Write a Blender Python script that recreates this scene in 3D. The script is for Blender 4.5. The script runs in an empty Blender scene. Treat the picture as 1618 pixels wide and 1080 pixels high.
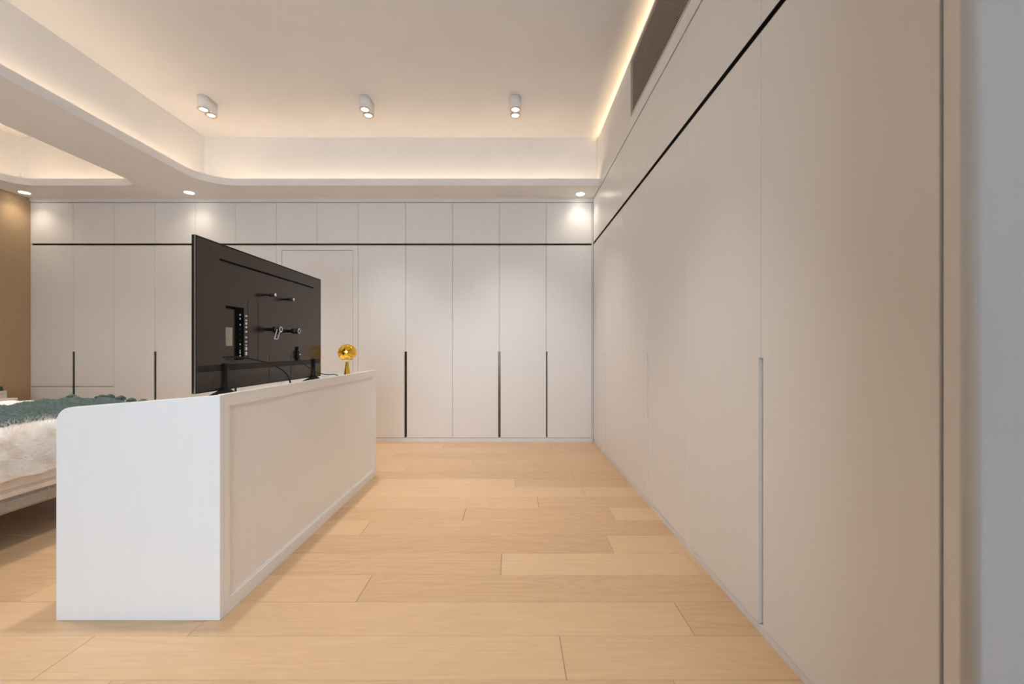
import bpy, bmesh, math, random
from mathutils import Vector, noise

random.seed(7)
scene = bpy.context.scene
C = scene.collection

# ------------------------------------------------------------------ camera
cam_d = bpy.data.cameras.new('camera')
cam = bpy.data.objects.new('camera', cam_d)
C.objects.link(cam)
cam.location = (0, 0, 1.0)
cam.rotation_euler = (math.pi / 2, 0, 0)
cam_d.sensor_fit = 'HORIZONTAL'
cam_d.sensor_width = 36.0
cam_d.lens = 36.0 * 678 / 1618
cam_d.shift_y = 10.0 / 1618
cam_d.clip_start = 0.02
cam_d.dof.use_dof = True
cam_d.dof.focus_distance = 2.3
cam_d.dof.aperture_fstop = 3.0
scene.camera = cam

# ------------------------------------------------------------------ world, daylight, exposure
world = bpy.data.worlds.new('world')
scene.world = world
world.use_nodes = True
world.node_tree.nodes['Background'].inputs[0].default_value = (0.75, 0.85, 1.0, 1)
world.node_tree.nodes['Background'].inputs[1].default_value = 0.6

def area_light(name, loc, rot, sx, sy, power, color):
    d = bpy.data.lights.new(name, 'AREA')
    d.shape = 'RECTANGLE'; d.size = sx; d.size_y = sy
    d.energy = power; d.color = color
    o = bpy.data.objects.new(name, d); C.objects.link(o)
    o.location = loc; o.rotation_euler = rot
    return o

# daylight from behind the camera, through an unseen window added for brightness
area_light('added_window_daylight', (-.62, -2.42, 1.35), (math.pi / 2, 0, 0), 1.75, 2.0, 77, (0.68, 0.84, 1.0))

LED_COL = (1.0, 0.765, 0.54)
SPOT_COL = (1.0, 0.94, 0.87)
LED_POWER = 10.4
SPOT_W = 76.0
DOWN_W = 4.8
DOWN_COL = (1.0, 0.86, 0.68)

scene.view_settings.view_transform = 'Standard'
scene.view_settings.look = 'None'
scene.view_settings.exposure = 0.52
scene.view_settings.gamma = 1.0
scene.view_settings.use_curve_mapping = False
scene.cycles.max_bounces = 8
scene.cycles.diffuse_bounces = 5
scene.cycles.glossy_bounces = 3
scene.cycles.sample_clamp_indirect = 6.0
scene.cycles.caustics_reflective = False
scene.cycles.caustics_refractive = False

# ------------------------------------------------------------------ materials
def mat(name, col, rough=0.5, metal=0.0, spec=0.5, emit=None, strength=0.0, coat=0.0):
    m = bpy.data.materials.new(name); m.use_nodes = True
    b = m.node_tree.nodes['Principled BSDF']
    b.inputs['Base Color'].default_value = (*col, 1)
    b.inputs['Roughness'].default_value = rough
    b.inputs['Metallic'].default_value = metal
    b.inputs['Specular IOR Level'].default_value = spec
    b.inputs['Coat Weight'].default_value = coat
    if emit:
        b.inputs['Emission Color'].default_value = (*emit, 1)
        b.inputs['Emission Strength'].default_value = strength
    return m

def nodes(m):
    return m.node_tree.nodes, m.node_tree.links, m.node_tree.nodes['Principled BSDF']

def add_noise(m, scale_vec, col_a, col_b, scale=1.0, detail=4, bump=0.0, lo=0.35, hi=0.65, coord='Object'):
    """mottle the base colour between two close tones and add fine relief"""
    n, l, b = nodes(m)
    tc = n.new('ShaderNodeTexCoord'); mp = n.new('ShaderNodeMapping')
    mp.inputs['Scale'].default_value = scale_vec
    l.new(tc.outputs[coord], mp.inputs['Vector'])
    nz = n.new('ShaderNodeTexNoise'); nz.inputs['Scale'].default_value = scale
    nz.inputs['Detail'].default_value = detail
    l.new(mp.outputs['Vector'], nz.inputs['Vector'])
    r = n.new('ShaderNodeValToRGB')
    r.color_ramp.elements[0].position = lo; r.color_ramp.elements[0].color = (*col_a, 1)
    r.color_ramp.elements[1].position = hi; r.color_ramp.elements[1].color = (*col_b, 1)
    l.new(nz.outputs['Fac'], r.inputs['Fac']); l.new(r.outputs['Color'], b.inputs['Base Color'])
    if bump:
        bp = n.new('ShaderNodeBump'); bp.inputs['Strength'].default_value = bump
        bp.inputs['Distance'].default_value = 0.002
        l.new(nz.outputs['Fac'], bp.inputs['Height']); l.new(bp.outputs['Normal'], b.inputs['Normal'])
    return m

M = {}
M['paint'] = add_noise(mat('white_ceiling_paint', (.8, .77, .74), .85, spec=.2), (1, 1, 1), (.80, .785, .77), (.82, .805, .79), 3)
M['lacquer'] = add_noise(mat('white_grained_lacquer', (.78, .75, .73), .34, spec=.4), (26, 26, 1.1), (.785, .772, .762), (.797, .784, .774), 3.0, 5, bump=.03)
M['plinth'] = add_noise(mat('pale_grey_plinth', (.74, .74, .76), .4), (4, 4, 4), (.73, .73, .75), (.76, .76, .78), 2)
M['bench'] = add_noise(mat('white_bench_lacquer', (.8, .78, .76), .38, spec=.4), (20, 20, 2), (.85, .84, .83), (.86, .85, .84), 2.0, 4, bump=.015)
M['bronze'] = add_noise(mat('dark_bronze_metal', (.05, .035, .025), .22, metal=.9), (3, 3, 3), (.045, .032, .022), (.075, .05, .032), 2)
M['groove'] = add_noise(mat('black_brown_channel', (.012, .009, .007), .45, metal=.3), (3, 3, 3), (.01, .008, .006), (.016, .012, .009), 2)
M['tan_wall'] = add_noise(mat('tan_wall_covering', (.42, .29, .17), .8), (60, 60, 60), (.40, .275, .16), (.46, .32, .19), 2, bump=.1)
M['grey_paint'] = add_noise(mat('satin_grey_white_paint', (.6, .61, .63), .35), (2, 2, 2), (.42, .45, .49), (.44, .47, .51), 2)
M['dark_void'] = add_noise(mat('dark_duct', (.012, .01, .009), .9, spec=.1), (4, 4, 4), (.01, .009, .008), (.015, .013, .011), 2)
M['slat'] = add_noise(mat('beige_vent_slat', (.55, .49, .43), .5), (4, 4, 4), (.54, .48, .42), (.57, .51, .45), 2)
M['lamp_white'] = add_noise(mat('white_lamp_metal', (.82, .81, .80), .4), (4, 4, 4), (.81, .80, .79), (.83, .82, .81), 2)
M['lamp_ring'] = add_noise(mat('brushed_lamp_ring', (.5, .45, .4), .3, metal=.8), (4, 4, 4), (.5, .45, .4), (.56, .5, .44), 2)
M['lens'] = mat('glowing_lens', (1, 1, 1), .4, emit=(1.0, .93, .82), strength=9.0)
M['led'] = mat('warm_led_tape', (1, .8, .5), .5, emit=LED_COL, strength=LED_POWER)
M['led_slot'] = mat('bright_warm_led_tape', (1, .8, .5), .5, emit=(1.0, .74, .44), strength=13.0)
M['tv_back'] = add_noise(mat('dark_brown_metal_back', (.035, .028, .023), .26, metal=.35, spec=.5), (1.5, 1.5, 1.5), (.046, .033, .024), (.050, .036, .026), 2, 2)
M['tv_seam'] = add_noise(mat('black_slot', (.004, .004, .004), .9, spec=.05), (4, 4, 4), (.003, .003, .003), (.006, .006, .006), 2)
M['tv_edge'] = add_noise(mat('dark_metal_edge', (.05, .045, .04), .25, metal=.8), (4, 4, 4), (.045, .04, .036), (.06, .055, .05), 2)
M['screen'] = add_noise(mat('black_screen_glass', (.006, .006, .007), .1), (1, 1, 1), (.005, .005, .006), (.008, .008, .009), 2)
M['black'] = add_noise(mat('black_plastic', (.008, .008, .008), .4, spec=.3), (4, 4, 4), (.006, .006, .0065), (.009, .009, .0095), 2)
M['chrome'] = add_noise(mat('bright_steel', (.75, .75, .76), .25, metal=1), (4, 4, 4), (.72, .72, .73), (.8, .8, .81), 2)
M['silver_pl'] = add_noise(mat('pale_plastic', (.72, .70, .68), .4), (4, 4, 4), (.7, .68, .66), (.75, .73, .71), 2)
M['sticker'] = add_noise(mat('beige_sticker', (.45, .42, .35), .6), (1, 160, 18), (.30, .28, .23), (.50, .47, .39), 2, 3)
M['port_white'] = add_noise(mat('printed_port_label', (.75, .70, .66), .6), (1, 300, 300), (.55, .50, .47), (.80, .75, .71), 1, 2)
M['port_yellow'] = add_noise(mat('yellow_port', (.65, .45, .08), .5), (4, 4, 4), (.6, .42, .07), (.7, .5, .1), 2)
M['gold'] = add_noise(mat('mirror_gold', (.95, .60, .08), .05, metal=1), (4, 4, 4), (.93, .57, .065), (.98, .63, .09), 2)
M['gold_in'] = add_noise(mat('gold_painted_reflection', (.95, .75, .45), .4, metal=.2), (4, 4, 4), (.93, .74, .45), (.97, .79, .52), 2)  # paleness stands in for the white bench top reflected in the underside
M['fur'] = add_noise(mat('cream_fur', (.78, .68, .58), .9, spec=.1), (6, 6, 6), (.85, .77, .68), (.96, .94, .92), 2.2, 5, bump=.3, lo=.36, hi=.56)
M['mattress'] = add_noise(mat('cream_mattress_fabric', (.72, .62, .54), .85), (5, 5, 5), (.76, .66, .58), (.84, .75, .67), 3)
M['leather'] = add_noise(mat('taupe_leather', (.33, .28, .235), .5), (40, 40, 40), (.30, .255, .21), (.36, .305, .26), 2, bump=.15)
M['teal'] = add_noise(mat('grey_green_knit', (.11, .145, .135), .9, spec=.1), (30, 30, 30), (.085, .115, .108), (.14, .18, .168), 2, bump=.2)
M['stone_box'] = add_noise(mat('pale_planter', (.62, .55, .5), .7), (8, 8, 20), (.56, .49, .44), (.68, .61, .56), 2)
M['leaf'] = add_noise(mat('dark_green_leaf', (.03, .06, .015), .5), (8, 8, 8), (.02, .04, .012), (.06, .10, .02), 3)
M['soil'] = add_noise(mat('dark_soil', (.03, .022, .016), .9), (30, 30, 30), (.02, .015, .01), (.045, .033, .025), 2)
M['win_frame'] = add_noise(mat('grey_window_frame', (.25, .25, .26), .4), (4, 4, 4), (.24, .24, .25), (.27, .27, .28), 2)

def glass_mat():
    m = mat('clear_glass', (1, 1, 1), .02)
    nodes(m)[2].inputs['Transmission Weight'].default_value = 1.0
    return m
M['glass'] = glass_mat()

def wood_mat():
    m = bpy.data.materials.new('pale_oak_plank'); m.use_nodes = True
    n, l, b = nodes(m)
    tc = n.new('ShaderNodeTexCoord'); oi = n.new('ShaderNodeObjectInfo')
    mul = n.new('ShaderNodeMath'); mul.operation = 'MULTIPLY'; mul.inputs[1].default_value = 57.0
    l.new(oi.outputs['Random'], mul.inputs[0])
    cmb = n.new('ShaderNodeCombineXYZ')
    l.new(mul.outputs[0], cmb.inputs[0]); l.new(mul.outputs[0], cmb.inputs[1])
    add = n.new('ShaderNodeVectorMath'); add.operation = 'ADD'
    l.new(tc.outputs['Object'], add.inputs[0]); l.new(cmb.outputs[0], add.inputs[1])
    def mapped(scale):
        mp = n.new('ShaderNodeMapping'); mp.inputs['Scale'].default_value = scale
        l.new(add.outputs[0], mp.inputs['Vector']); return mp
    m1 = mapped((1.3, 34, 1)); fine = n.new('ShaderNodeTexNoise')
    fine.inputs['Scale'].default_value = 2.0; fine.inputs['Detail'].default_value = 6
    l.new(m1.outputs[0], fine.inputs['Vector'])
    m2 = mapped((.8, 6.5, 1)); wav = n.new('ShaderNodeTexNoise')
    wav.inputs['Scale'].default_value = 1.3; wav.inputs['Detail'].default_value = 2
    wav.inputs['Distortion'].default_value = .6
    l.new(m2.outputs[0], wav.inputs['Vector'])
    # cathedral rings: sine of the low noise
    k = n.new('ShaderNodeMath'); k.operation = 'MULTIPLY'; k.inputs[1].default_value = 70
    l.new(wav.outputs['Fac'], k.inputs[0])
    sn = n.new('ShaderNodeMath'); sn.operation = 'SINE'; l.new(k.outputs[0], sn.inputs[0])
    s2 = n.new('ShaderNodeMath'); s2.operation = 'MULTIPLY_ADD'; s2.inputs[1].default_value = .085; s2.inputs[2].default_value = 0
    l.new(sn.outputs[0], s2.inputs[0])
    fl = n.new('ShaderNodeMath'); fl.operation = 'MULTIPLY_ADD'; fl.inputs[1].default_value = .66; fl.inputs[2].default_value = .17
    l.new(fine.outputs['Fac'], fl.inputs[0])
    a1 = n.new('ShaderNodeMath'); a1.operation = 'ADD'
    l.new(fl.outputs[0], a1.inputs[0]); l.new(s2.outputs[0], a1.inputs[1])
    a2 = n.new('ShaderNodeMath'); a2.operation = 'MULTIPLY_ADD'; a2.inputs[1].default_value = .50; a2.inputs[2].default_value = -.25
    l.new(oi.outputs['Random'], a2.inputs[0])
    a3 = n.new('ShaderNodeMath'); a3.operation = 'ADD'
    l.new(a1.outputs[0], a3.inputs[0]); l.new(a2.outputs[0], a3.inputs[1])
    r = n.new('ShaderNodeValToRGB')
    e = r.color_ramp.elements
    e[0].position = .05; e[0].color = (.50, .31, .165, 1)
    e[1].position = .95; e[1].color = (.69, .475, .285, 1)
    mid = e.new(.48); mid.color = (.61, .405, .232, 1)
    l.new(a3.outputs[0], r.inputs['Fac']); l.new(r.outputs['Color'], b.inputs['Base Color'])
    b.inputs['Roughness'].default_value = .34
    b.inputs['Specular IOR Level'].default_value = .45
    bp = n.new('ShaderNodeBump'); bp.inputs['Strength'].default_value = .06; bp.inputs['Distance'].default_value = .002
    l.new(fine.outputs['Fac'], bp.inputs['Height']); l.new(bp.outputs['Normal'], b.inputs['Normal'])
    return m
M['wood'] = wood_mat()
M['gap'] = add_noise(mat('dark_joint', (.42, .28, .16), .8), (4, 4, 4), (.40, .265, .15), (.44, .295, .17), 2)

# ------------------------------------------------------------------ object helpers (all coordinates in metres, world)
WORLD = {}          # object -> world origin

def wpos(o):
    return WORLD[o.name] if o else Vector((0, 0, 0))

def tag(o, label, cat, group=None):
    o['label'] = label; o['category'] = cat
    if group: o['group'] = group
    return o

def thing(name, loc, label, cat, group=None):
    o = bpy.data.objects.new(name, None); C.objects.link(o)
    o.empty_display_size = .1; o.location = loc
    WORLD[o.name] = Vector(loc)
    return tag(o, label, cat, group)

def emit_obj(name, verts, faces, m, parent=None, smooth=False, bevel=0.0, seg=1, origin=None):
    xs = [Vector(v) for v in verts]
    if origin is None:
        lo = Vector([min(v[i] for v in xs) for i in range(3)])
        hi = Vector([max(v[i] for v in xs) for i in range(3)])
        origin = Vector(((lo.x + hi.x) / 2, (lo.y + hi.y) / 2, lo.z))
    origin = Vector(origin)
    bm = bmesh.new()
    bv = [bm.verts.new(v - origin) for v in xs]
    for f in faces:
        try: bm.faces.new([bv[i] for i in f])
        except ValueError: pass
    bmesh.ops.recalc_face_normals(bm, faces=bm.faces[:])
    if bevel:
        bmesh.ops.bevel(bm, geom=[e for e in bm.edges if e.is_manifold and e.calc_face_angle(0) > .5],
                        offset=bevel, segments=seg, affect='EDGES', clamp_overlap=True)
    me = bpy.data.meshes.new(name); bm.to_mesh(me); bm.free()
    if m: me.materials.append(m)
    if smooth:
        for p in me.polygons: p.use_smooth = True
    o = bpy.data.objects.new(name, me); C.objects.link(o)
    o.location = origin - wpos(parent)
    if parent: o.parent = parent
    WORLD[o.name] = origin
    return o

def structure(o):
    o['kind'] = 'structure'; return o

def box_vf(x0, x1, y0, y1, z0, z1):
    v = [(x0,y0,z0),(x1,y0,z0),(x1,y1,z0),(x0,y1,z0),(x0,y0,z1),(x1,y0,z1),(x1,y1,z1),(x0,y1,z1)]
    f = [(0,3,2,1),(4,5,6,7),(0,1,5,4),(1,2,6,5),(2,3,7,6),(3,0,4,7)]
    return v, f

def box(name, x0, x1, y0, y1, z0, z1, m, parent=None, bevel=0.0, seg=1):
    v, f = box_vf(x0, x1, y0, y1, z0, z1)
    return emit_obj(name, v, f, m, parent, bevel=bevel, seg=seg)

def boxes(name, lst, m, parent=None):
    V, F = [], []
    for b in lst:
        v, f = box_vf(*b); k = len(V); V += v; F += [tuple(i + k for i in q) for q in f]
    return emit_obj(name, V, F, m, parent)

def prism(name, pts, plane, lo, hi, m, parent=None, bevel=0.0, seg=1, smooth=False):
    def P(u, v, w):
        return {'XZ': (u, w, v), 'YZ': (w, u, v), 'XY': (u, v, w)}[plane]
    n = len(pts)
    V = [P(u, v, lo) for u, v in pts] + [P(u, v, hi) for u, v in pts]
    F = [tuple(range(n)), tuple(range(n, 2 * n))] + [(i, (i + 1) % n, n + (i + 1) % n, n + i) for i in range(n)]
    return emit_obj(name, V, F, m, parent, bevel=bevel, seg=seg, smooth=smooth)

def lathe(name, prof, center, m, parent=None, n=40, axis='Z', squash=None, ring=False):
    V, F = [], []
    k = len(prof)
    for i in range(n):
        a = 2 * math.pi * i / n
        for r, h in prof:
            if axis == 'Z': p = (r * math.cos(a), r * math.sin(a), h)
            else: p = (h, r * math.cos(a), r * math.sin(a))
            if squash: p = squash(Vector(p))
            V.append((center[0] + p[0], center[1] + p[1], center[2] + p[2]))
    for i in range(n):
        j = (i + 1) % n
        for q in range(k - 1):
            F.append((i * k + q, j * k + q, j * k + q + 1, i * k + q + 1))
    if not ring and prof[0][0] > 1e-6: F.append(tuple(i * k for i in range(n)))
    if not ring and prof[-1][0] > 1e-6: F.append(tuple(i * k + k - 1 for i in range(n)))
    o = emit_obj(name, V, F, m, parent)
    me = o.data
    bm = bmesh.new(); bm.from_mesh(me); bmesh.ops.remove_doubles(bm, verts=bm.verts[:], dist=1e-5)
    bm.to_mesh(me); bm.free()
    for p in me.polygons: p.use_smooth = len(p.vertices) <= 4
    return o

def tube(name, pts, r, m, parent=None, n=8):
    """smooth tube through control points (Catmull-Rom)"""
    P = [Vector(p) for p in pts]
    path = []
    if len(P) > 2:
        Q = [P[0] * 2 - P[1]] + P + [P[-1] * 2 - P[-2]]
        for i in range(1, len(Q) - 2):
            for t in [k / 8 for k in range(8)]:
                a, b, c, d = Q[i-1], Q[i], Q[i+1], Q[i+2]
                path.append(.5 * ((2*b) + (c-a)*t + (2*a-5*b+4*c-d)*t*t + (3*b-a-3*c+d)*t**3))
        path.append(P[-1])
    else: path = P
    V, F = [], []
    for i, p in enumerate(path):
        d = (path[min(i+1, len(path)-1)] - path[max(i-1, 0)]).normalized()
        up = Vector((0, 0, 1)) if abs(d.z) < .9 else Vector((0, 1, 0))
        s = d.cross(up).normalized(); u = s.cross(d).normalized()
        for k in range(n):
            a = 2 * math.pi * k / n
            V.append(p + s * (r * math.cos(a)) + u * (r * math.sin(a)))
    for i in range(len(path) - 1):
        for k in range(n):
            F.append((i*n+k, i*n+(k+1) % n, (i+1)*n+(k+1) % n, (i+1)*n+k))
    F.append(tuple(range(n))); F.append(tuple((len(path)-1)*n + k for k in range(n)))
    o = emit_obj(name, V, F, m, parent)
    for p in o.data.polygons: p.use_smooth = len(p.vertices) == 4
    return o

def rounded(pts_r, seg=10):
    """polygon from (x, y, radius) corners, rounding each corner"""
    out = []
    n = len(pts_r)
    for i in range(n):
        x, y, r = pts_r[i]
        p = Vector((x, y)); a = Vector(pts_r[i-1][:2]) - p; b = Vector(pts_r[(i+1) % n][:2]) - p
        if r <= 0: out.append((x, y)); continue
        a.normalize(); b.normalize()
        ang = a.angle(b); t = r / math.tan(ang / 2)
        c = p + (a + b).normalized() * (r / math.sin(ang / 2))
        s = p + a * t - c; e = p + b * t - c
        a0 = math.atan2(s.y, s.x); a1 = math.atan2(e.y, e.x)
        d = (a1 - a0 + math.pi) % (2 * math.pi) - math.pi
        for k in range(seg + 1):
            w = a0 + d * k / seg
            out.append((c.x + r * math.cos(w), c.y + r * math.sin(w)))
    return out

def slab_with_holes(name, outer, holes, z0, z1, m):
    """flat slab whose outline and openings are given as closed loops"""
    cu = bpy.data.curves.new(name, 'CURVE'); cu.dimensions = '2D'; cu.fill_mode = 'BOTH'
    cu.extrude = (z1 - z0) / 2
    for loop in [outer] + holes:
        s = cu.splines.new('POLY'); s.points.add(len(loop) - 1); s.use_cyclic_u = True
        for p, (x, y) in zip(s.points, loop): p.co = (x, y, 0, 1)
    tmp = bpy.data.objects.new(name + '_tmp', cu); C.objects.link(tmp)
    dg = bpy.context.evaluated_depsgraph_get()
    me = bpy.data.meshes.new_from_object(tmp.evaluated_get(dg))
    bpy.data.objects.remove(tmp); bpy.data.curves.remove(cu)
    me.name = name; me.materials.clear(); me.materials.append(m)
    o = bpy.data.objects.new(name, me); C.objects.link(o); o.location = (0, 0, (z0 + z1) / 2)
    WORLD[o.name] = Vector(o.location)
    return o

def path_wall(name, path, th, z0, z1, m, closed=False, parent=None):
    """upright band of thickness th (to the left of the travel direction) along a plan path"""
    n = len(path); off = []
    P = [Vector(p) for p in path]
    for i in range(n):
        a = P[i-1] if (i > 0 or closed) else P[i]
        b = P[(i+1) % n] if (i < n-1 or closed) else P[i]
        ta = (P[i] - a); tb = (b - P[i])
        if ta.length < 1e-9: ta = tb
        if tb.length < 1e-9: tb = ta
        na = Vector((-ta.y, ta.x)).normalized(); nb = Vector((-tb.y, tb.x)).normalized()
        nn = (na + nb); nn.normalize()
        off.append(P[i] + nn * (th / max(.3, nn.dot(na))))
    V = []
    for i in range(n):
        V += [(*P[i], z0), (*P[i], z1), (*off[i], z1), (*off[i], z0)]
    F = []
    rng = n if closed else n - 1
    for i in range(rng):
        j = (i + 1) % n
        for k in range(4):
            F.append((4*i+k, 4*j+k, 4*j+(k+1) % 4, 4*i+(k+1) % 4))
    if not closed:
        F += [(0, 1, 2, 3), tuple(4*(n-1)+k for k in range(4))]
    return emit_obj(name, V, F, m, parent)

# ------------------------------------------------------------------ key dimensions
XL, XR = -5.14, 0.868          # left wall face, right wardrobe front
YF, YB = 4.58, -2.5            # far wardrobe front, rear wall
ZS, ZC = 2.60, 3.165           # soffit underside, upper ceiling
DW = 0.022                     # door thickness

# ------------------------------------------------------------------ floor of single planks
structure(box('floor', XL, 1.46, YB, 5.16, -.06, -.0145, M['gap']))
floor = bpy.data.objects['floor']
rows_known = {      # near edge of the row -> joints seen in the photograph
    1.294: [-3.1, -1.45, .165],
    1.494: [-2.75, -1.13, .638],
    1.694: [-3.6, -1.95, -.616],
    1.894: [-3.2, -1.6, -.05, .843],
    2.094: [-4.1, -2.5, -1.15, .50],
    2.294: [-3.7, -2.1, -.816],
    2.494: [-3.9, -2.1, -.287, .606],
    2.694: [-3.0, -1.5, .17],
    2.894: [-4.2, -2.7, -1.2, .50],
    3.094: [-3.4, -1.7, .022],
    3.294: [-3.9, -2.4, -1.2, .48],
    3.494: [-4.1, -2.4, -.87],
    3.694: [-3.5, -2.0, -.34],
    3.894: [-4.4, -2.7, -1.1, .12],
    4.094: [-3.1, -1.5, -.05],
    4.294: [-4.0, -2.3, -.70, .40],
    4.494: [-3.3, -1.7, .2],
}
y = 1.294 - .2 * 19
while y < 4.62:
    key = next((k for k in rows_known if abs(k - y) < .01), None)
    if key: js = rows_known[key]
    else:
        js = []; x = XL + random.uniform(.5, 1.6)
        while x < .5: js.append(x); x += random.uniform(1.3, 1.8)
    js = [XL] + sorted(js) + [.90]
    for a, b in zip(js[:-1], js[1:]):
        lift = random.uniform(-.0004, .0004)
        g = .0006
        box('floor_plank', a + g, b - g, max(y, YB) + g, min(y + .2, 4.625) - g, -.0145, lift, M['wood'], floor, bevel=.0012)
    y += .2

# ------------------------------------------------------------------ walls
structure(box('wall_left', XL - .12, XL, YB, 5.16, 0, ZC, M['tan_wall']))
structure(box('wall_far', XL - .12, 1.56, 5.16, 5.28, 0, ZC, M['paint']))
structure(box('wall_right', 1.46, 1.58, YB, 5.16, 0, ZC, M['paint']))
WX0, WX1, WZ0, WZ1 = -1.55, .31, .30, 2.40
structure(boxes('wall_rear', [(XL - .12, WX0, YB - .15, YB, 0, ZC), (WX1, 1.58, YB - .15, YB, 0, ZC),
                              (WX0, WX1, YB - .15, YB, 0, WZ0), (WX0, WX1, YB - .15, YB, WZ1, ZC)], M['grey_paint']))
win = structure(boxes('added_window_1', [(WX0, WX1, YB - .10, YB - .04, WZ0, WZ0 + .05), (WX0, WX1, YB - .10, YB - .04, WZ1 - .05, WZ1),  # unseen window, added to go with the daylight area light
                                   (WX0, WX0 + .05, YB - .10, YB - .04, WZ0 + .05, WZ1 - .05), (WX1 - .05, WX1, YB - .10, YB - .04, WZ0 + .05, WZ1 - .05),
                                   (-.645, -.595, YB - .10, YB - .04, WZ0 + .05, WZ1 - .05)], M['win_frame']))
for a, b in ((WX0 + .05, -.645), (-.595, WX1 - .05)):
    box('added_window_pane', a, b, YB - .075, YB - .069, WZ0 + .05, WZ1 - .05, M['glass'], win)
# rounded wall end beside the camera, and the fixed panel between it and the wardrobes
cyc = [(.405, YB, 0), (.405, .412, .042), (1.45, .412, 0), (1.45, YB, 0)]
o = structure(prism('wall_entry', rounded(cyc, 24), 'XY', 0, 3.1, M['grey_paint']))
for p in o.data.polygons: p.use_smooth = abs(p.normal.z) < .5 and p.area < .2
structure(box('wall_panel', XR + .004, 1.45, .421, .868, 0, ZS, M['lacquer'], bevel=.001))

# ------------------------------------------------------------------ ceiling, soffit with two trays, coves
structure(box('ceiling', XL - .12, 1.58, YB - .15, 5.28, ZC, ZC + .1, M['paint']))
LIPY = 4.22
tray_main = rounded([(XR, LIPY, 0), (-3.0, LIPY, .30), (-3.0, -.6, .30), (XR, -.6, 0)], 14)
tray_bed = rounded([(-3.64, LIPY, .16), (-4.87, LIPY, .18), (-4.87, .3, .3), (-3.64, .3, .3)], 14)
LT = .018
hole_main = rounded([(XR, LIPY + LT, 0), (-3.0 - LT, LIPY + LT, .30 + LT), (-3.0 - LT, -.6 - LT, .30 + LT), (XR, -.6 - LT, 0)], 14)
hole_bed = rounded([(-3.64 + LT, LIPY + LT, .16 + LT), (-4.87 - LT, LIPY + LT, .18 + LT), (-4.87 - LT, .3 - LT, .3 + LT), (-3.64 + LT, .3 - LT, .3 + LT)], 14)
structure(slab_with_holes('ceiling_soffit', [(XL, YB), (XR, YB), (XR, 5.16), (XL, 5.16)], [hole_main, hole_bed], ZS, ZS + .03, M['paint']))
structure(path_wall('trim_1', list(reversed(tray_main)), .018, ZS, ZS + .068, M['paint']))
structure(path_wall('trim_2', list(reversed(tray_bed)), .018, ZS, ZS + .068, M['paint'], closed=True))
CV = .19
up_main = rounded([(XR, LIPY + CV, 0), (-3.0 - CV + .04, LIPY + CV, .03), (-3.0 - CV + .04, -.6 - CV, .03), (XR, -.6 - CV, 0)], 4)
up_bed = rounded([(-3.64 + CV, LIPY + CV, .04), (-4.87 - CV, LIPY + CV, .04), (-4.87 - CV, .3 - CV, .04), (-3.64 + CV, .3 - CV, .04)], 4)
structure(path_wall('wall_cove_main', list(reversed(up_main)), .05, ZS + .03, ZC, M['paint']))
structure(path_wall('wall_cove_bed', list(reversed(up_bed)), .05, ZS + .03, ZC, M['paint'], closed=True))

# LED tapes lying in the coves
def led(label, x0, x1, y0, y1, z, m='led'):
    t = thing('led_strip', ((x0 + x1) / 2, (y0 + y1) / 2, z), label, 'light', 'LED strips hidden in the coves')
    box('mounting_profile', x0, x1, y0, y1, z, z + .006, M['lamp_white'], t)
    c = .004
    box('glowing_tape', x0 + c, x1 - c, y0 + c, y1 - c, z + .0062, z + .009, M[m], t)
zl = ZS + .031
def led_run(label, path, closed):
    x = sum(p[0] for p in path) / len(path); y_ = sum(p[1] for p in path) / len(path)
    t = thing('led_strip', (x, y_, zl), label, 'light', 'LED strips hidden in the coves')
    path_wall('mounting_profile', path, .028, zl, zl + .006, M['lamp_white'], closed, t)
    path_wall('glowing_tape', path, .022, zl + .0062, zl + .009, M['led'], closed, t)
E_ = .070
led_run('warm LED strip glowing in the cove of the main ceiling tray',
        list(reversed(rounded([(XR - .03, LIPY + E_, 0), (-3.0 - E_, LIPY + E_, .30 + E_), (-3.0 - E_, -.6 - E_, .30 + E_), (XR - .03, -.6 - E_, 0)], 14))), False)
led_run('warm LED strip glowing in the cove of the small tray over the bed',
        list(reversed(rounded([(-3.64 + E_, LIPY + E_, .16 + E_), (-4.87 - E_, LIPY + E_, .18 + E_), (-4.87 - E_, .3 - E_, .3 + E_), (-3.64 + E_, .3 - E_, .3 + E_)], 14))), True)

# bulkhead above the right wardrobes, with the slot for light at its top
VY0, VY1, VZ0, VZ1 = 1.30, 3.135, 2.688, 3.096
structure(boxes('wall_bulkhead', [(XR, XR + .02, YB, VY0, ZS, 3.118), (XR, XR + .02, VY1, 5.16, ZS, 3.118),
                                  (XR, XR + .02, VY0, VY1, ZS, VZ0), (XR, XR + .02, VY0, VY1, VZ1, 3.118),
                                  (XR + .02, 1.46, YB, 5.16, 3.07, 3.09)], M['paint']))
led('warm LED strip in the slot above the air vent wall', .935, .963, .1, 4.38, 3.0902, 'led_slot')
structure(boxes('trim_3', [(XR - .003, XR, .86, YF - .02, ZS + .018, ZS + .048), (XR - .005, XR, .86, YF - .02, 2.5885, ZS + .014)], M['lacquer']))

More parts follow.
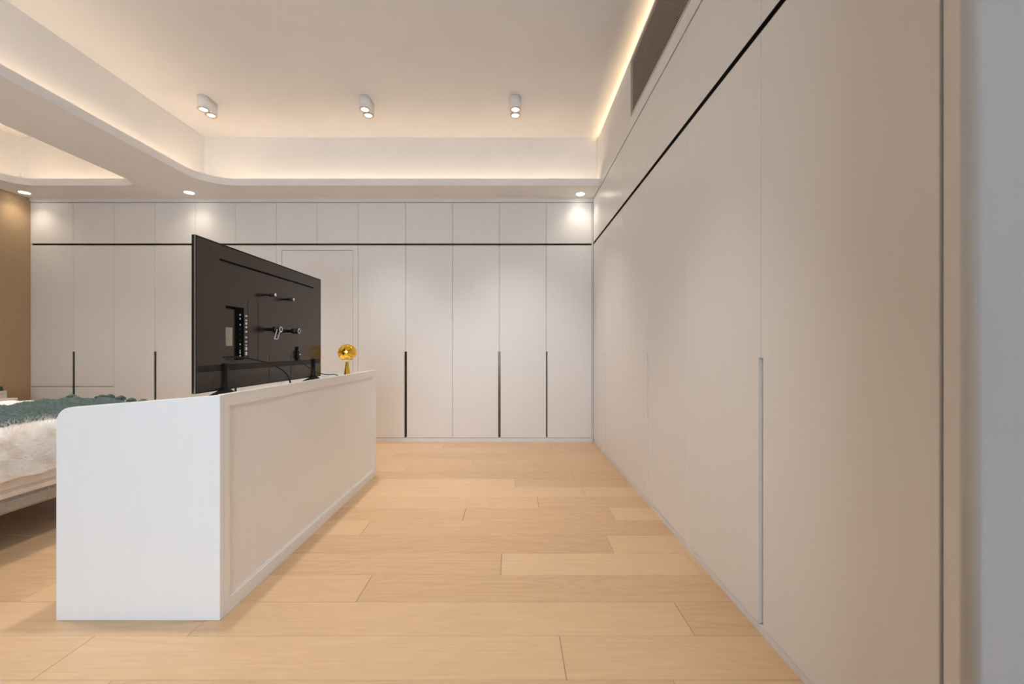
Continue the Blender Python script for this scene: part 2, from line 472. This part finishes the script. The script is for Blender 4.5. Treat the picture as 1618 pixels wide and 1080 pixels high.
# linear air vent
v = thing('air_vent', (XR, (VY0 + VY1) / 2, VZ0), 'long beige linear air vent with fine slats above the right wardrobes', 'vent')
box('duct_backing', XR + .012, XR + .019, VY0, VY1, VZ0, VZ1, M['dark_void'], v)
boxes('vent_frame', [(XR - .003, XR + .0118, VY0 + .001, VY0 + .013, VZ0 + .001, VZ1 - .001), (XR - .003, XR + .0118, VY1 - .013, VY1 - .001, VZ0 + .001, VZ1 - .001),
                     (XR - .003, XR + .0118, VY0 + .013, VY1 - .013, VZ0 + .001, VZ0 + .012), (XR - .003, XR + .0118, VY0 + .013, VY1 - .013, VZ1 - .012, VZ1 - .001)], M['slat'], v)
NS = 30
for i in range(NS):
    z = VZ0 + .014 + (VZ1 - VZ0 - .028) * (i + .5) / NS
    if i == 0: s0 = box('slat', XR + .001, XR + .0022, VY0 + .013, VY1 - .013, z - .0016, z + .0016, M['slat'], v); z00 = z
    else:
        c = s0.copy(); C.objects.link(c); c.location.z = s0.location.z + (z - z00)

# ------------------------------------------------------------------ wardrobes
ZD0, ZG0, ZG1, ZT = .047, 2.098, 2.120, 2.554     # door foot, groove, top of the high doors
GAP = .0014
HZ0, HZ1 = .052, .966

def door_outline(a, b, z0, z1, nl, nr, hw):
    """front outline of a door with a long finger notch in its left and/or right edge"""
    p = [(a, z0)]
    if nr: p += [(b - hw, z0), (b - hw, HZ1), (b, HZ1), (b, z1)] if HZ0 <= z0 + .01 else []
    else: p += [(b, z0), (b, z1)]
    p += [(a, z1)]
    if nl:
        p = p[1:] if p[0] == (a, z0) else p
        p = [(a + hw, z0)] + p + [(a, HZ1), (a + hw, HZ1)]
    return p

def far_unit(label, xs, handles, name='wardrobe', drawer=None, top=ZT):
    t = thing(name, ((xs[0] + xs[-1]) / 2, YF + .3, 0), label, 'wardrobe', 'wardrobes along the far wall')
    x0, x1 = xs[0], xs[-1]
    box('body', x0 + .0005, x1 - .0005, YF + DW + .012, 5.155, 0, top, M['lacquer'], t)
    box('plinth', x0 + .0003, x1 - .0003, YF + .002, YF + DW + .012, 0, ZD0 - .003, M['plinth'], t, bevel=.001)
    box('groove_channel', x0 + .0003, x1 - .0003, YF + .014, YF + DW + .0115, ZG0 - .01, ZG1 + .01, M['bronze'], t)
    for a, b in zip(xs[:-1], xs[1:]):
        z0 = ZD0
        if drawer and b <= drawer[1] + .001:
            d0 = prism('drawer_front', door_outline(a + GAP, b - GAP, ZD0, drawer[0] - .003, a in handles, b in handles, .0), 'XZ', YF, YF + DW - .010, M['lacquer'], t, bevel=.0015) if False else None
            zs = drawer[0]
            hl, hr = (.012 if a in handles else 0), (.012 if b in handles else 0)
            box('drawer_front', a + GAP + hl, b - GAP - hr, YF, YF + .013, ZD0, zs - .003, M['lacquer'], t, bevel=.0015)
            pts = [(a + GAP + hl, zs + .003), (b - GAP - hr, zs + .003)]
            if hr: pts += [(b - GAP - hr, HZ1), (b - GAP, HZ1)]
            pts += [(b - GAP, ZG0), (a + GAP, ZG0)]
            if hl: pts += [(a + GAP, HZ1), (a + GAP + hl, HZ1)]
            prism('door', pts, 'XZ', YF, YF + .013, M['lacquer'], t, bevel=.0012)
        else:
            prism('door', door_outline(a + GAP, b - GAP, z0, ZG0, a in handles, b in handles, .012), 'XZ', YF, YF + .013, M['lacquer'], t, bevel=.0012)
        box('top_door', a + GAP, b - GAP, YF, YF + .013, ZG1, top - .002, M['lacquer'], t, bevel=.0012)
    for h in handles:
        if x0 - .001 <= h <= x1 + .001:
            box('handle_channel', max(h - .016, x0 + .0003), min(h + .016, x1 - .0003), YF + .0135, YF + DW + .0115, HZ0, HZ1 + .004, M['bronze'], t)
    return t

hx = [-4.682, -3.811, -2.953, -1.135, -.135, .365]
far_unit('white two-door wardrobe against the tan wall, behind the bed', [-5.132, -4.682, -4.25], [-4.682], drawer=(.593, -4.25))
far_unit('white two-door wardrobe on the far wall, second from the tan wall', [-4.25, -3.811, -3.378], [-3.811])
far_unit('white two-door wardrobe on the far wall, mostly hidden behind the television', [-3.378, -2.953, -2.514], [-2.953])
far_unit('white two-door wardrobe just right of the gold lamp on the far wall', [-1.642, -1.135, -.635], [-1.135])
far_unit('white two-door wardrobe in the middle of the far wall above open floor', [-.635, -.135, .365], [-.135])
far_unit('narrow white single-door wardrobe in the far right corner', [.365, .851], [.365])
# flush door in its panel with the high cupboards over it
t = thing('overhead_cabinet', (-2.078, YF + .3, ZG1), 'white pair of high cupboard doors over the flush hidden door', 'cabinet')
box('body', -2.5135, -1.6425, YF + DW + .012, 5.155, ZG1 + .012, ZT, M['lacquer'], t)
box('groove_channel', -2.5137, -1.6423, YF + .014, YF + DW + .0115, ZG0 + .001, ZG1 + .01, M['bronze'], t)
for a, b in ((-2.514, -2.081), (-2.081, -1.642)):
    box('top_door', a + GAP, b - GAP, YF, YF + .013, ZG1, ZT - .002, M['lacquer'], t, bevel=.0012)
d = structure(prism('door_1', [(-2.514 + GAP, 0), (-2.459, 0), (-2.459, 2.047), (-1.696, 2.047), (-1.696, 0), (-1.642 - GAP, 0), (-1.642 - GAP, ZG0), (-2.514 + GAP, ZG0)],
                    'XZ', YF, YF + .03, M['lacquer']))
box('door_leaf', -2.4555, -1.6995, YF + .002, YF + .04, .006, 2.0435, M['lacquer'], d, bevel=.0015)
box('door_backing', -2.5, -1.65, YF + .045, YF + .06, 0, ZG0, M['lacquer'], d)
# fillers and cornice
structure(boxes('trim_4', [(-5.138, XR, YF - .004, YF + .03, ZT + .004, ZS - .001), (-5.138, XR, YF - .012, YF - .004, ZT + .022, ZS - .001)], M['lacquer']))
structure(box('trim_5', -5.1385, -5.1335, YF, YF + .03, 0, ZT, M['lacquer']))
structure(box('trim_6', .8525, XR, YF + .001, YF + .03, 0, ZT, M['lacquer']))

def right_unit(label, ys, handle):
    t = thing('wardrobe', (XR + .3, (ys[0] + ys[-1]) / 2, 0), label, 'wardrobe', 'wardrobes along the right wall')
    y0, y1 = ys[0], ys[-1]
    TOP = 2.586
    box('body', XR + DW + .012, 1.455, y0 + .0005, y1 - .0005, 0, TOP, M['lacquer'], t)
    box('plinth', XR + .003, XR + DW + .012, y0 + .0003, y1 - .0003, 0, .030, M['plinth'], t, bevel=.001)
    box('groove_channel', XR + .0138, XR + DW + .0115, y0 + .0003, y1 - .0003, 2.098, 2.134, M['groove'], t)
    box('groove_lip', XR + .0006, XR + .0136, y0 + .0003, y1 - .0003, 2.1262, 2.1279, M['groove'], t)
    for a, b in zip(ys[:-1], ys[1:]):
        lo, hi, z0 = a + GAP, b - GAP, .033
        nl, nr = abs(a - handle) < .001, abs(b - handle) < .001
        hw = .012
        if nr: pts = [(lo, z0), (hi - hw, z0), (hi - hw, .966), (hi, .966), (hi, 2.103), (lo, 2.103)]
        elif nl: pts = [(lo + hw, z0), (hi, z0), (hi, 2.103), (lo, 2.103), (lo, .966), (lo + hw, .966)]
        else: pts = [(lo, z0), (hi, z0), (hi, 2.103), (lo, 2.103)]
        prism('door', pts, 'YZ', XR, XR + .0135, M['lacquer'], t, bevel=.0015)
        box('top_door', XR, XR + .0135, lo, hi, 2.128, TOP - .002, M['lacquer'], t, bevel=.0015)
    box('handle_channel', XR + .0138, XR + DW + .0115, handle - .016, handle + .016, .034, .970, M['plinth'], t)
    return t
right_unit('white two-door wardrobe on the right wall, deepest, touching the far corner', [3.378, 4.005, 4.568], 4.005)
right_unit('white two-door wardrobe in the middle of the right wall', [2.124, 2.751, 3.378], 2.751)
right_unit('large white two-door wardrobe on the right wall nearest the camera', [.870, 1.497, 2.124], 1.497)

# ------------------------------------------------------------------ ceiling lamps
def light(name, kind, loc, power, col, parent, size=None, blend=.6, rad=.03, tilt=(0, 0, 0)):
    d = bpy.data.lights.new(name, kind); d.energy = power; d.color = col
    d.shadow_soft_size = rad
    if kind == 'SPOT': d.spot_size = size; d.spot_blend = blend
    o = bpy.data.objects.new(name, d); C.objects.link(o)
    o.location = Vector(loc) - wpos(parent); o.parent = parent; o.rotation_euler = tilt
    return o

def twin_spot(x, label, ya=3.703, cone=78, gain=1.0):
    yb, r, zb = ya + .094, .0465, 3.057
    t = thing('ceiling_spotlight', (x, (ya + yb) / 2, ZC), label, 'ceiling light', 'twin surface spotlights on the main ceiling')
    # figure-of-eight outline
    pts = []
    w = .024                                      # half width of the waist
    cut = math.asin(w / r) if w < r else 0
    for k in range(25):
        a = math.pi - 0.45 + (math.pi + .9) * k / 24
        pts.append((x + r * math.cos(a), ya + r * math.sin(a)))
    for k in range(25):
        a = -0.45 + (math.pi + .9) * k / 24
        pts.append((x + r * math.cos(a), yb + r * math.sin(a)))
    b = prism('lamp_body', pts, 'XY', zb + .004, ZC - .0005, M['lamp_white'], t)
    for p in b.data.polygons: p.use_smooth = abs(p.normal.z) < .5
    for yy in (ya, yb):
        R = lathe('lamp_ring', [(.029, .0005), (.036, -.002), (.0455, -.002), (.0465, 0), (.0465, .004), (.029, .004), (.029, .0005)], (x, yy, zb), M['lamp_ring'], t, 32, ring=True)
        lathe('lens', [(0, .003), (.0285, .003), (.0285, .0045), (0, .0046)], (x, yy, zb - .002), M['lens'], t, 32)
    light('spot_beam', 'SPOT', (x, (ya + yb) / 2, zb - .012), SPOT_W * gain, SPOT_COL, t, math.radians(cone), .85, .05)
twin_spot(-2.662, 'white twin ceiling spotlight nearest the left cove')
twin_spot(-1.27, 'white twin ceiling spotlight in the middle of the row')
twin_spot(.03, 'white twin ceiling spotlight nearest the air vent')

twin_spot(-2.662, 'white twin ceiling spotlight of the nearer row, over the bed foot', 1.73, 76, .9)
twin_spot(-1.27, 'white twin ceiling spotlight of the nearer row, over the bench', 1.73, 76, .88)
twin_spot(.03, 'white twin ceiling spotlight of the nearer row, beside the right wardrobes', 1.73, 66, .92)

twin_spot(-4.25, 'unseen white twin spotlight added in the small tray over the bed', 2.45, 116, 1.15)  # lamp added out of view to brighten the bed and left doors

def downlight(x, y, label):
    t = thing('recessed_downlight', (x, y, ZS), label, 'downlight', 'recessed downlights in the far soffit')
    lathe('trim_ring', [(.044, -.003), (.054, -.003), (.056, -.0005), (.044, -.0005), (.044, -.003)], (x, y, ZS), M['lamp_white'], t, 36, ring=True)
    lathe('lens', [(0, -.0022), (.0435, -.0022), (.0435, -.0008), (0, -.0008)], (x, y, ZS), M['lens'], t, 36)
    light('down_beam', 'SPOT', (x, y, ZS - .012), DOWN_W, DOWN_COL, t, math.radians(128), 1.0, .04)
downlight(-5.01, 4.41, 'small round recessed downlight in the corner by the tan wall')
downlight(-3.317, 4.41, 'small round recessed downlight at the end of the ceiling beam')
downlight(.71, 4.45, 'small round recessed downlight in the far right corner')

# ------------------------------------------------------------------ television bench
BX0, BX1, BY0, BY1 = -1.676, -1.074, 1.577, 3.39
ZTOP, ZEND, ZBK = .725, .777, .828
b = thing('media_bench', ((BX0 + BX1) / 2, (BY0 + BY1) / 2, 0), 'long white media bench with panelled back under the television', 'bench')
end = [(BX0, 0, 0), (BX1, 0, 0), (BX1, ZBK, .003), (BX0, ZEND + .002, .055)]
prism('end_panel', rounded(end, 8), 'XZ', BY0, BY0 + .025, M['bench'], b, bevel=.0015)
prism('end_panel', rounded(end, 8), 'XZ', BY1 - .025, BY1, M['bench'], b, bevel=.0015)
box('top_board', BX0 + .002, BX1 - .0245, BY0 + .0255, BY1 - .0255, ZTOP - .03, ZTOP, M['bench'], b, bevel=.002)
box('carcass', BX0 + .02, BX1 - .0245, BY0 + .0255, BY1 - .0255, .0, ZTOP - .0305, M['bench'], b)
yy0, yy1 = BY0 + .0253, BY1 - .0253
box('back_stile', BX1 - .024, BX1, yy0, yy0 + .030, 0, ZBK, M['bench'], b)
box('back_stile', BX1 - .024, BX1, yy1 - .030, yy1, 0, ZBK, M['bench'], b)
box('back_rail', BX1 - .024, BX1, yy0 + .0302, yy1 - .0302, 0, .052, M['bench'], b)
box('back_rail', BX1 - .024, BX1, yy0 + .0302, yy1 - .0302, ZBK - .048, ZBK, M['bench'], b)
box('back_panel', BX1 - .022, BX1 - .0105, yy0 + .0302, yy1 - .0302, .0522, ZBK - .0482, M['bench'], b)
gx = BX1 - .0103
boxes('bead', [(gx, gx + .004, yy0 + .0304, yy0 + .036, .0524, ZBK - .0484), (gx, gx + .004, yy1 - .036, yy1 - .0304, .0524, ZBK - .0484),
               (gx, gx + .004, yy0 + .036, yy1 - .036, .0524, .058), (gx, gx + .004, yy0 + .036, yy1 - .036, ZBK - .054, ZBK - .0484)], M['bench'], b)

# ------------------------------------------------------------------ television
TX = -1.36                     # back face
TY0, TY1, TZ0, TZ1 = 1.846, 3.053, .806, 1.487
tv = thing('television', (TX - .012, (TY0 + TY1) / 2, ZTOP), 'large flat dark television seen from behind on the white bench', 'television')
RY0, RY1, RZ0, RZ1 = 2.038, 2.178, .942, 1.204
TB = TX - .0105
def with_hole(y0, y1, z0, z1, hy0, hy1, hz0, hz1, xa, xb):
    return [(xa, xb, y0, hy0, z0, z1), (xa, xb, hy1, y1, z0, z1), (xa, xb, hy0, hy1, z0, hz0), (xa, xb, hy0, hy1, hz1, z1)]
# back cover as one sheet with the socket recess cut into it
def ring_sheet(name, m):
    xs = (TX, TB)
    V, F = [], []
    for x in xs:
        V += [(x, TY0 + .004, TZ0 + .004), (x, TY1 - .004, TZ0 + .004), (x, TY1 - .004, TZ1 - .004), (x, TY0 + .004, TZ1 - .004),
              (x, RY0, RZ0), (x, RY1, RZ0), (x, RY1, RZ1), (x, RY0, RZ1)]
    for k in (0, 8):
        for i in range(4):
            j = (i + 1) % 4
            F.append((k + i, k + j, k + 4 + j, k + 4 + i))
    for i in range(4):
        j = (i + 1) % 4
        F.append((i, j, 8 + j, 8 + i)); F.append((4 + i, 4 + j, 12 + j, 12 + i))
    return emit_obj(name, V, F, m, tv)
ring_sheet('back_cover', M['tv_back'])
box('screen_panel', TX - .0165, TX - .0108, TY0 + .001, TY1 - .001, TZ0, TZ1, M['screen'], tv, bevel=.001)
boxes('edge_frame', [(TX - .017, TX - .001, TY0 - .002, TY0 + .0008, TZ0 - .002, TZ1 + .002), (TX - .017, TX - .001, TY1 - .0008, TY1 + .002, TZ0 - .002, TZ1 + .002),
                     (TX - .017, TX - .001, TY0 + .0008, TY1 - .0008, TZ1 + .0002, TZ1 + .002), (TX - .017, TX - .001, TY0 + .0008, TY1 - .0008, TZ0 - .002, TZ0 - .0002)], M['tv_edge'], tv)
box('edge_trim', TX - .0052, TX - .0008, TY0 - .0035, TY0 - .0022, TZ0, TZ1, M['chrome'], tv)
rc = box('socket_recess', TB - .0002, TB + .0012, RY0 + .0003, RY1 - .0003, RZ0 + .0003, RZ1 - .0003, M['tv_back'], tv)
box('rating_sticker', TB + .0014, TB + .002, RY0 + .004, RY0 + .062, 1.012, 1.101, M['sticker'], rc)
bar = box('socket_bar', TB + .0013, TX - .0012, RY1 - .052, RY1 - .0005, RZ0 + .0005, RZ1 - .0005, M['tv_seam'], rc)
box('painted_recess_shade', TB + .0013, TX - .0012, RY0 + .0005, RY1 - .0525, RZ1 - .012, RZ1 - .0005, M['tv_seam'], rc)  # black strip standing in for the shade under the recess top
for z, mm in ((1.168, 'silver_pl'), (1.148, 'silver_pl'), (1.118, 'chrome'), (1.096, 'black'), (1.07, 'black'), (1.04, 'black'), (1.02, 'silver_pl'), (1.003, 'black'), (.989, 'port_yellow'), (.978, 'silver_pl'), (.963, 'silver_pl')):
    box('socket', TX - .001, TX - .0004, RY1 - .034, RY1 - .026, z - .004, z + .004, M[mm], rc)
for z, h in ((1.165, .008), (1.143, .007), (1.127, .011), (1.108, .008), (1.085, .009), (1.056, .008), (1.034, .008), (1.016, .006), (.998, .016), (.973, .018)):
    box('port_label', TX + .0002, TX + .0008, 2.188, 2.204, z - h / 2, z + h / 2, M['port_white'], tv)
# long slot near the top edge, and the ribbed band low down
box('vent_slot', TX + .0002, TX + .001, 1.997, 2.938, 1.409, 1.418, M['tv_seam'], tv)
for i in range(5):
    z = .897 + i * .006
    box('rib', TX + .0002, TX + .0016, TY0 + .012, TY1 - .012, z - .0013, z + .0013, M['tv_seam'], tv)
def cover(y0, y1, z0, z1):
    V_ = [(TX + .0002, TX + .0012, y0, y0 + .0013, z0, z1), (TX + .0002, TX + .0012, y1 - .0013, y1, z0, z1), (TX + .0002, TX + .0012, y0 + .0013, y1 - .0013, z1 - .0013, z1)]
    boxes('cover_seam', V_, M['tv_edge'], tv)
cover(2.209, 2.300, .935, 1.250)
cover(2.404, 2.638, .932, .962)
cover(2.404, 2.638, .816, .890)
# wall-mount spacers
def spacer(yc, zc, r, L, big):
    prof = [(r * .55, .0003), (r * .55, L * .45), (r, L * .46), (r, L * .8), (r * .9, L * .81), (r * 1.05, L * .83), (r * 1.05, L), (0, L)]
    s = lathe('mount_spacer', prof, (TX, yc, zc), M['black'], tv, 20, axis='X')
    if big:
        lathe('spacer_ring', [(r * .62, L + .0003), (r * .98, L + .0003), (r * .98, L + .0025), (r * .62, L + .0025), (r * .62, L + .0003)], (TX, yc, zc), M['chrome'], s, 24, axis='X', ring=True)
    else:
        lathe('spacer_cap', [(0, L + .0003), (r * .9, L + .0003), (r * .85, L + .0025), (0, L + .0028)], (TX, yc, zc), M['silver_pl'], s, 20, axis='X')
    return s
spacer(2.368, 1.294, .010, .054, False)
spacer(2.566, 1.292, .010, .054, False)
s1 = spacer(2.39, 1.105, .0165, .072, True)
spacer(2.59, 1.104, .0165, .074, True)
# key on a wire loop hanging from the lower spacer
tube('wire_loop', [(TX + .062, 2.371, 1.104), (TX + .056, 2.369, 1.078), (TX + .0505, 2.367, 1.056), (TX + .0515, 2.367, 1.0525), (TX + .066, 2.367, 1.052), (TX + .0685, 2.367, 1.054), (TX + .073, 2.368, 1.072), (TX + .077, 2.370, 1.090)], .0016, M['silver_pl'], s1, 6)
# stand feet
def foot(yc):
    fx = TX + .010
    f = prism('stand_foot', [(fx - .005, TZ0 + .122), (fx - .005, TZ0 + .016), (fx - .022, TZ0 + .002), (fx - .085, TZ0 - .030), (fx - .150, ZTOP + .008), (fx - .150, ZTOP + .001), (fx - .134, ZTOP + .001),
                             (fx - .07, TZ0 - .048), (fx - .02, TZ0 - .028), (fx + .012, TZ0 - .026), (fx + .05, TZ0 - .048), (fx + .092, ZTOP + .001), (fx + .108, ZTOP + .001), (fx + .106, ZTOP + .008), (fx + .06, TZ0 - .030), (fx + .018, TZ0 + .002), (fx + .005, TZ0 + .016), (fx + .005, TZ0 + .122)],
              'XZ', yc - .006, yc + .006, M['black'], tv, bevel=.0015)
    box('foot_bracket', TX + .0003, TX + .0055, yc - .003, yc + .003, TZ0 + .03, TZ0 + .124, M['black'], f)
    for a_ in (fx - .150, fx + .092):
        box('foot_pad', a_, a_ + .016, yc - .006, yc + .006, ZTOP + .0002, ZTOP + .001, M['black'], f)
foot(2.03); foot(2.935)
# power inlet and plug
box('power_inlet', TX + .0002, TX + .003, 2.692, 2.726, .924, 1.010, M['tv_seam'], tv)
pl = box('power_plug', TX + .0032, TX + .020, 2.700, 2.718, .934, .985, M['black'], tv, bevel=.003)
box('plug_pin', TX + .0202, TX + .0225, 2.705, 2.713, .958, .966, M['silver_pl'], pl)

tag(tube('cable', [(TX + .003, 2.030, .958), (TX + .030, 2.10, .955), (TX + .070, 2.20, .935), (TX + .12, 2.27, .90), (TX + .15, 2.31, .855), (TX + .165, 2.33, .79), (TX + .18, 2.36, ZTOP + .008), (TX + .20, 2.46, ZTOP + .006)], .0045, M['black']),
    'thick black cable arching from the television sockets down behind the bench top', 'cable')
tag(tube('power_cord', [(TX + .014, 2.709, .936), (TX + .03, 2.73, .905), (TX + .06, 2.77, .868), (TX + .09, 2.81, .84), (TX + .12, 2.87, .825), (TX + .15, 2.93, .822), (TX + .17, 2.97, .80), (TX + .18, 3.0, .75), (TX + .185, 3.04, ZTOP + .005)], .003, M['black']),
    'thin black power cord running from the plug toward the far foot of the television', 'cable')

# ------------------------------------------------------------------ gold lamp
lx, ly = -1.254, 3.265
lamp = thing('table_lamp', (lx, ly, ZTOP), 'small mirrored gold lamp with a lumpy globe on the bench end', 'lamp')
zc = .968
lathe('stem', [(.0, .0), (.042, .0), (.042, .004), (.036, .02), (.027, .07), (.018, .125), (.010, .177), (.0085, .1865), (0, .1866)], (lx, ly, ZTOP), M['gold'], lamp, 32)
def lump(p):
    q = Vector((p.x, p.y, p.z))
    w = 1 + .03 * math.sin(2.1 * math.atan2(p.y, p.x) + 1.0) * (1 - abs(p.z) / .08) + .02 * math.sin(30 * p.z + p.x * 20)
    return Vector((q.x * w + .05 * p.z, q.y * w, q.z * (1 - .3 * p.x)))
prof = []
for k in range(29):
    a = math.radians(-52 + (142) * k / 28)
    prof.append((max(0, .0675 * math.cos(a)), .064 * math.sin(a)))
prof[-1] = (0, .063)
lathe('shade', [(.038, -.0504)] + prof, (lx, ly, zc), M['gold'], lamp, 56, squash=lump)
lathe('diffuser', [(.0, -.070), (.018, -.068), (.034, -.060), (.042, -.0515), (0, -.0512)], (lx, ly, zc), M['gold_in'], lamp, 40)

# ------------------------------------------------------------------ bed
BFX, BHX, BDY0, BDY1 = -2.45, -4.95, 1.42, 3.26
bed = thing('bed', ((BFX + BHX) / 2, (BDY0 + BDY1) / 2, 0), 'low taupe leather bed frame left of the bench', 'bed')
box('base', BHX, BFX, BDY0, BDY1, .196, .270, M['leather'], bed, bevel=.012, seg=3)
for yy in (1.85, 2.27, 2.75):
    box('base_seam', BFX - .002, BFX + .002, yy - .004, yy + .004, .202, .265, M['leather'], bed)
for x in (-4.6, -2.95):
    for yy in (1.75, 2.95):
        box('leg', x - .04, x + .04, yy - .04, yy + .04, 0, .1955, M['black'], bed)
box('headboard', -5.12, -4.96, BDY0 - .1, BDY1 + .02, .05, 1.05, M['leather'], bed, bevel=.03, seg=3)
mt = box('mattress', BHX + .03, BFX - .003, BDY0 + .02, BDY1 - .02, .3085, .55, M['mattress'], None, bevel=.008, seg=3)
box('mattress_base', BHX + .03, BFX - .001, BDY0 + .02, BDY1 - .02, .2705, .3075, M['mattress'], mt, bevel=.008, seg=3)
tag(mt, 'thick cream mattress on the taupe bed frame', 'mattress')

def fold(u, hi, top, r):
    """distance u along the cloth, past the edge hi it turns down with radius r: (offset, drop)"""
    if u <= hi - r: return u, 0.0
    s = u - (hi - r)
    if s < r * math.pi / 2:
        a = s / r; return hi - r + r * math.sin(a), r * (1 - math.cos(a))
    return hi, r + s - r * math.pi / 2

def sheet(name, nu, nv, fn, m, parent=None):
    V = [fn(i / nu, j / nv) for i in range(nu + 1) for j in range(nv + 1)]
    w = nv + 1
    F = [(i*w+j, (i+1)*w+j, (i+1)*w+j+1, i*w+j+1) for i in range(nu) for j in range(nv)]
    return emit_obj(name, V, F, m, parent, smooth=True)

TOPZ = .606
def duvet_fn(s, t):
    xa, xb = -4.75, -2.215                   # cloth length runs past the foot edge
    u = xa + (xb - xa) * s
    vv = -1.16 + 2.32 * t                   # across the bed from its middle
    ymid = (BDY0 + BDY1) / 2; hw = (BDY1 - BDY0) / 2 + .02
    ox, dx = fold(u, BFX + .035, 0, .09)
    oy, dy = fold(abs(vv), hw, 0, .09)
    p = Vector((ox, ymid + math.copysign(oy, vv), TOPZ - max(dx, dy) - .35 * min(dx, dy)))
    q = Vector((u * 6, vv * 6, 3.1))
    puff = .014 * noise.noise(q) + .010 * noise.noise(q * 2.3) + .006 * noise.noise(q * 5)
    out = Vector((1, 0, 0)) if dx > .09 else (Vector((0, math.copysign(1, vv), 0)) if dy > .09 else Vector((0, 0, 1)))
    p += out * (puff + .004)
    if dx > .18: p.z += .012 * noise.noise(Vector((vv * 7, 1.7, 0)))
    return p
duv = sheet('duvet', 150, 130, duvet_fn, M['fur'])
tag(duv, 'fluffy cream fur duvet hanging over the foot of the bed', 'duvet')
# short fur on the part of the duvet near its foot
vg = duv.vertex_groups.new(name='fur')
vg.add([v.index for v in duv.data.vertices if v.co.x + WORLD['duvet'].x > -2.50], 1.0, 'REPLACE')
pm = duv.modifiers.new('fur', 'PARTICLE_SYSTEM')
ps = duv.particle_systems[0]; ps.vertex_group_density = 'fur'; ps.seed = 3
st = ps.settings; st.type = 'HAIR'; st.count = 26000; st.hair_length = .024; st.hair_step = 3
st.use_advanced_hair = True; st.brownian_factor = .012; st.factor_random = .004; st.length_random = .5
st.effector_weights.gravity = 1.0
st.radius_scale = .0007; st.root_radius = 1.0; st.tip_radius = .2
st.display_step = 3; st.render_step = 3

def throw_fn(s, t):
    y_ = 1.46 + (2.90 - 1.46) * t
    wdt = .585
    x_ = -3.09 + wdt * s + .02 * noise.noise(Vector((y_ * 5, s * 2, 8)))
    q = Vector((x_ * 6, (y_ - (BDY0 + BDY1) / 2) * 6, 3.1))
    puff = .014 * noise.noise(q) + .010 * noise.noise(q * 2.3) + .006 * noise.noise(q * 5)
    taper = min(1, 7 * min(s, 1 - s) + .12)
    f = .019 * (1 + math.sin(s * 12 + .8 * math.sin(y_ * 3.1))) + .016 * (1 + noise.noise(Vector((s * 4.5, y_ * 3.2, 2))))
    z = TOPZ + puff + .015 + f * taper + .0045 * math.sin(2 * math.pi * y_ / .02)
    ox, dz = fold(x_, BFX + .045, 0, .10)
    return Vector((ox, y_, z - dz))
th = sheet('throw_blanket', 48, 690, throw_fn, M['teal'])
tag(th, 'grey-green ribbed knit throw spread across the bed foot', 'blanket')
for k in range(9):
    s = .03 + .94 * k / 8
    p = throw_fn(s, 1.0)
    yaw = random.uniform(-1.1, .4)
    L = random.uniform(.06, .085)
    d = Vector((math.sin(yaw), math.cos(yaw), 0))
    tube('tassel', [p + Vector((0, -.004, .002)), p + d * L * .5 + Vector((0, 0, .010)), p + d * L + Vector((0, 0, -.004))], .015, M['teal'], th, 8)

# ------------------------------------------------------------------ bedside table and planter
ns = thing('nightstand', (-4.88, 3.80, 0), 'small white bedside table beyond the bed by the tan wall', 'nightstand')
box('body', -5.13, -4.66, 3.57, 4.03, .05, .515, M['bench'], ns, bevel=.003)
box('top_board', -5.135, -4.65, 3.56, 4.04, .5152, .535, M['bench'], ns, bevel=.003)
dr = box('drawer', -4.6595, -4.645, 3.575, 4.025, .30, .505, M['bench'], ns, bevel=.003)
lathe('knob', [(0, 0), (.006, 0), (.006, .008), (.010, .012), (.010, .018), (0, .020)], (-4.645, 3.80, .47), M['bronze'], dr, 16, axis='X')
box('plinth', -5.12, -4.68, 3.59, 4.01, 0, .0498, M['plinth'], ns)
pb = thing('planter', (-4.85, 3.885, .5355), 'pale square planter with dark green leaves on the bedside table', 'planter')
boxes('pot', [(-4.98, -4.97, 3.76, 4.01, .5355, .605), (-4.73, -4.72, 3.76, 4.01, .5355, .605), (-4.97, -4.73, 3.76, 3.77, .5355, .605), (-4.97, -4.73, 4.00, 4.01, .5355, .605), (-4.97, -4.73, 3.77, 4.00, .5355, .545)], M['stone_box'], pb)
box('soil', -4.9695, -4.7305, 3.7705, 3.9995, .5452, .595, M['soil'], pb)
for k in range(70):
    a = random.uniform(0, 2 * math.pi)
    c = Vector((random.uniform(-4.96, -4.74), random.uniform(3.78, 3.99), .595)) if k > 14 else Vector((random.uniform(-4.775, -4.735), random.uniform(3.93, 3.995), .595))
    d = Vector((math.cos(a) * random.uniform(.2, .8), math.sin(a) * random.uniform(.2, .8), random.uniform(.5, 1))).normalized()
    sd = d.cross(Vector((0, 0, 1))).normalized()
    L = random.uniform(.035, .065); w = L * .28
    up = sd.cross(d).normalized() * .004
    V = [c, c + d * L * .35 + sd * w, c + d * L * .8 + sd * w * .7, c + d * L, c + d * L * .8 - sd * w * .7, c + d * L * .35 - sd * w]
    V2 = [p + up for p in V]
    F = [(0,1,2,3,4,5), (6,7,8,9,10,11)] + [(i, (i+1) % 6, 6 + (i+1) % 6, 6 + i) for i in range(6)]
    emit_obj('leaf', V + V2, F, M['leaf'], pb)
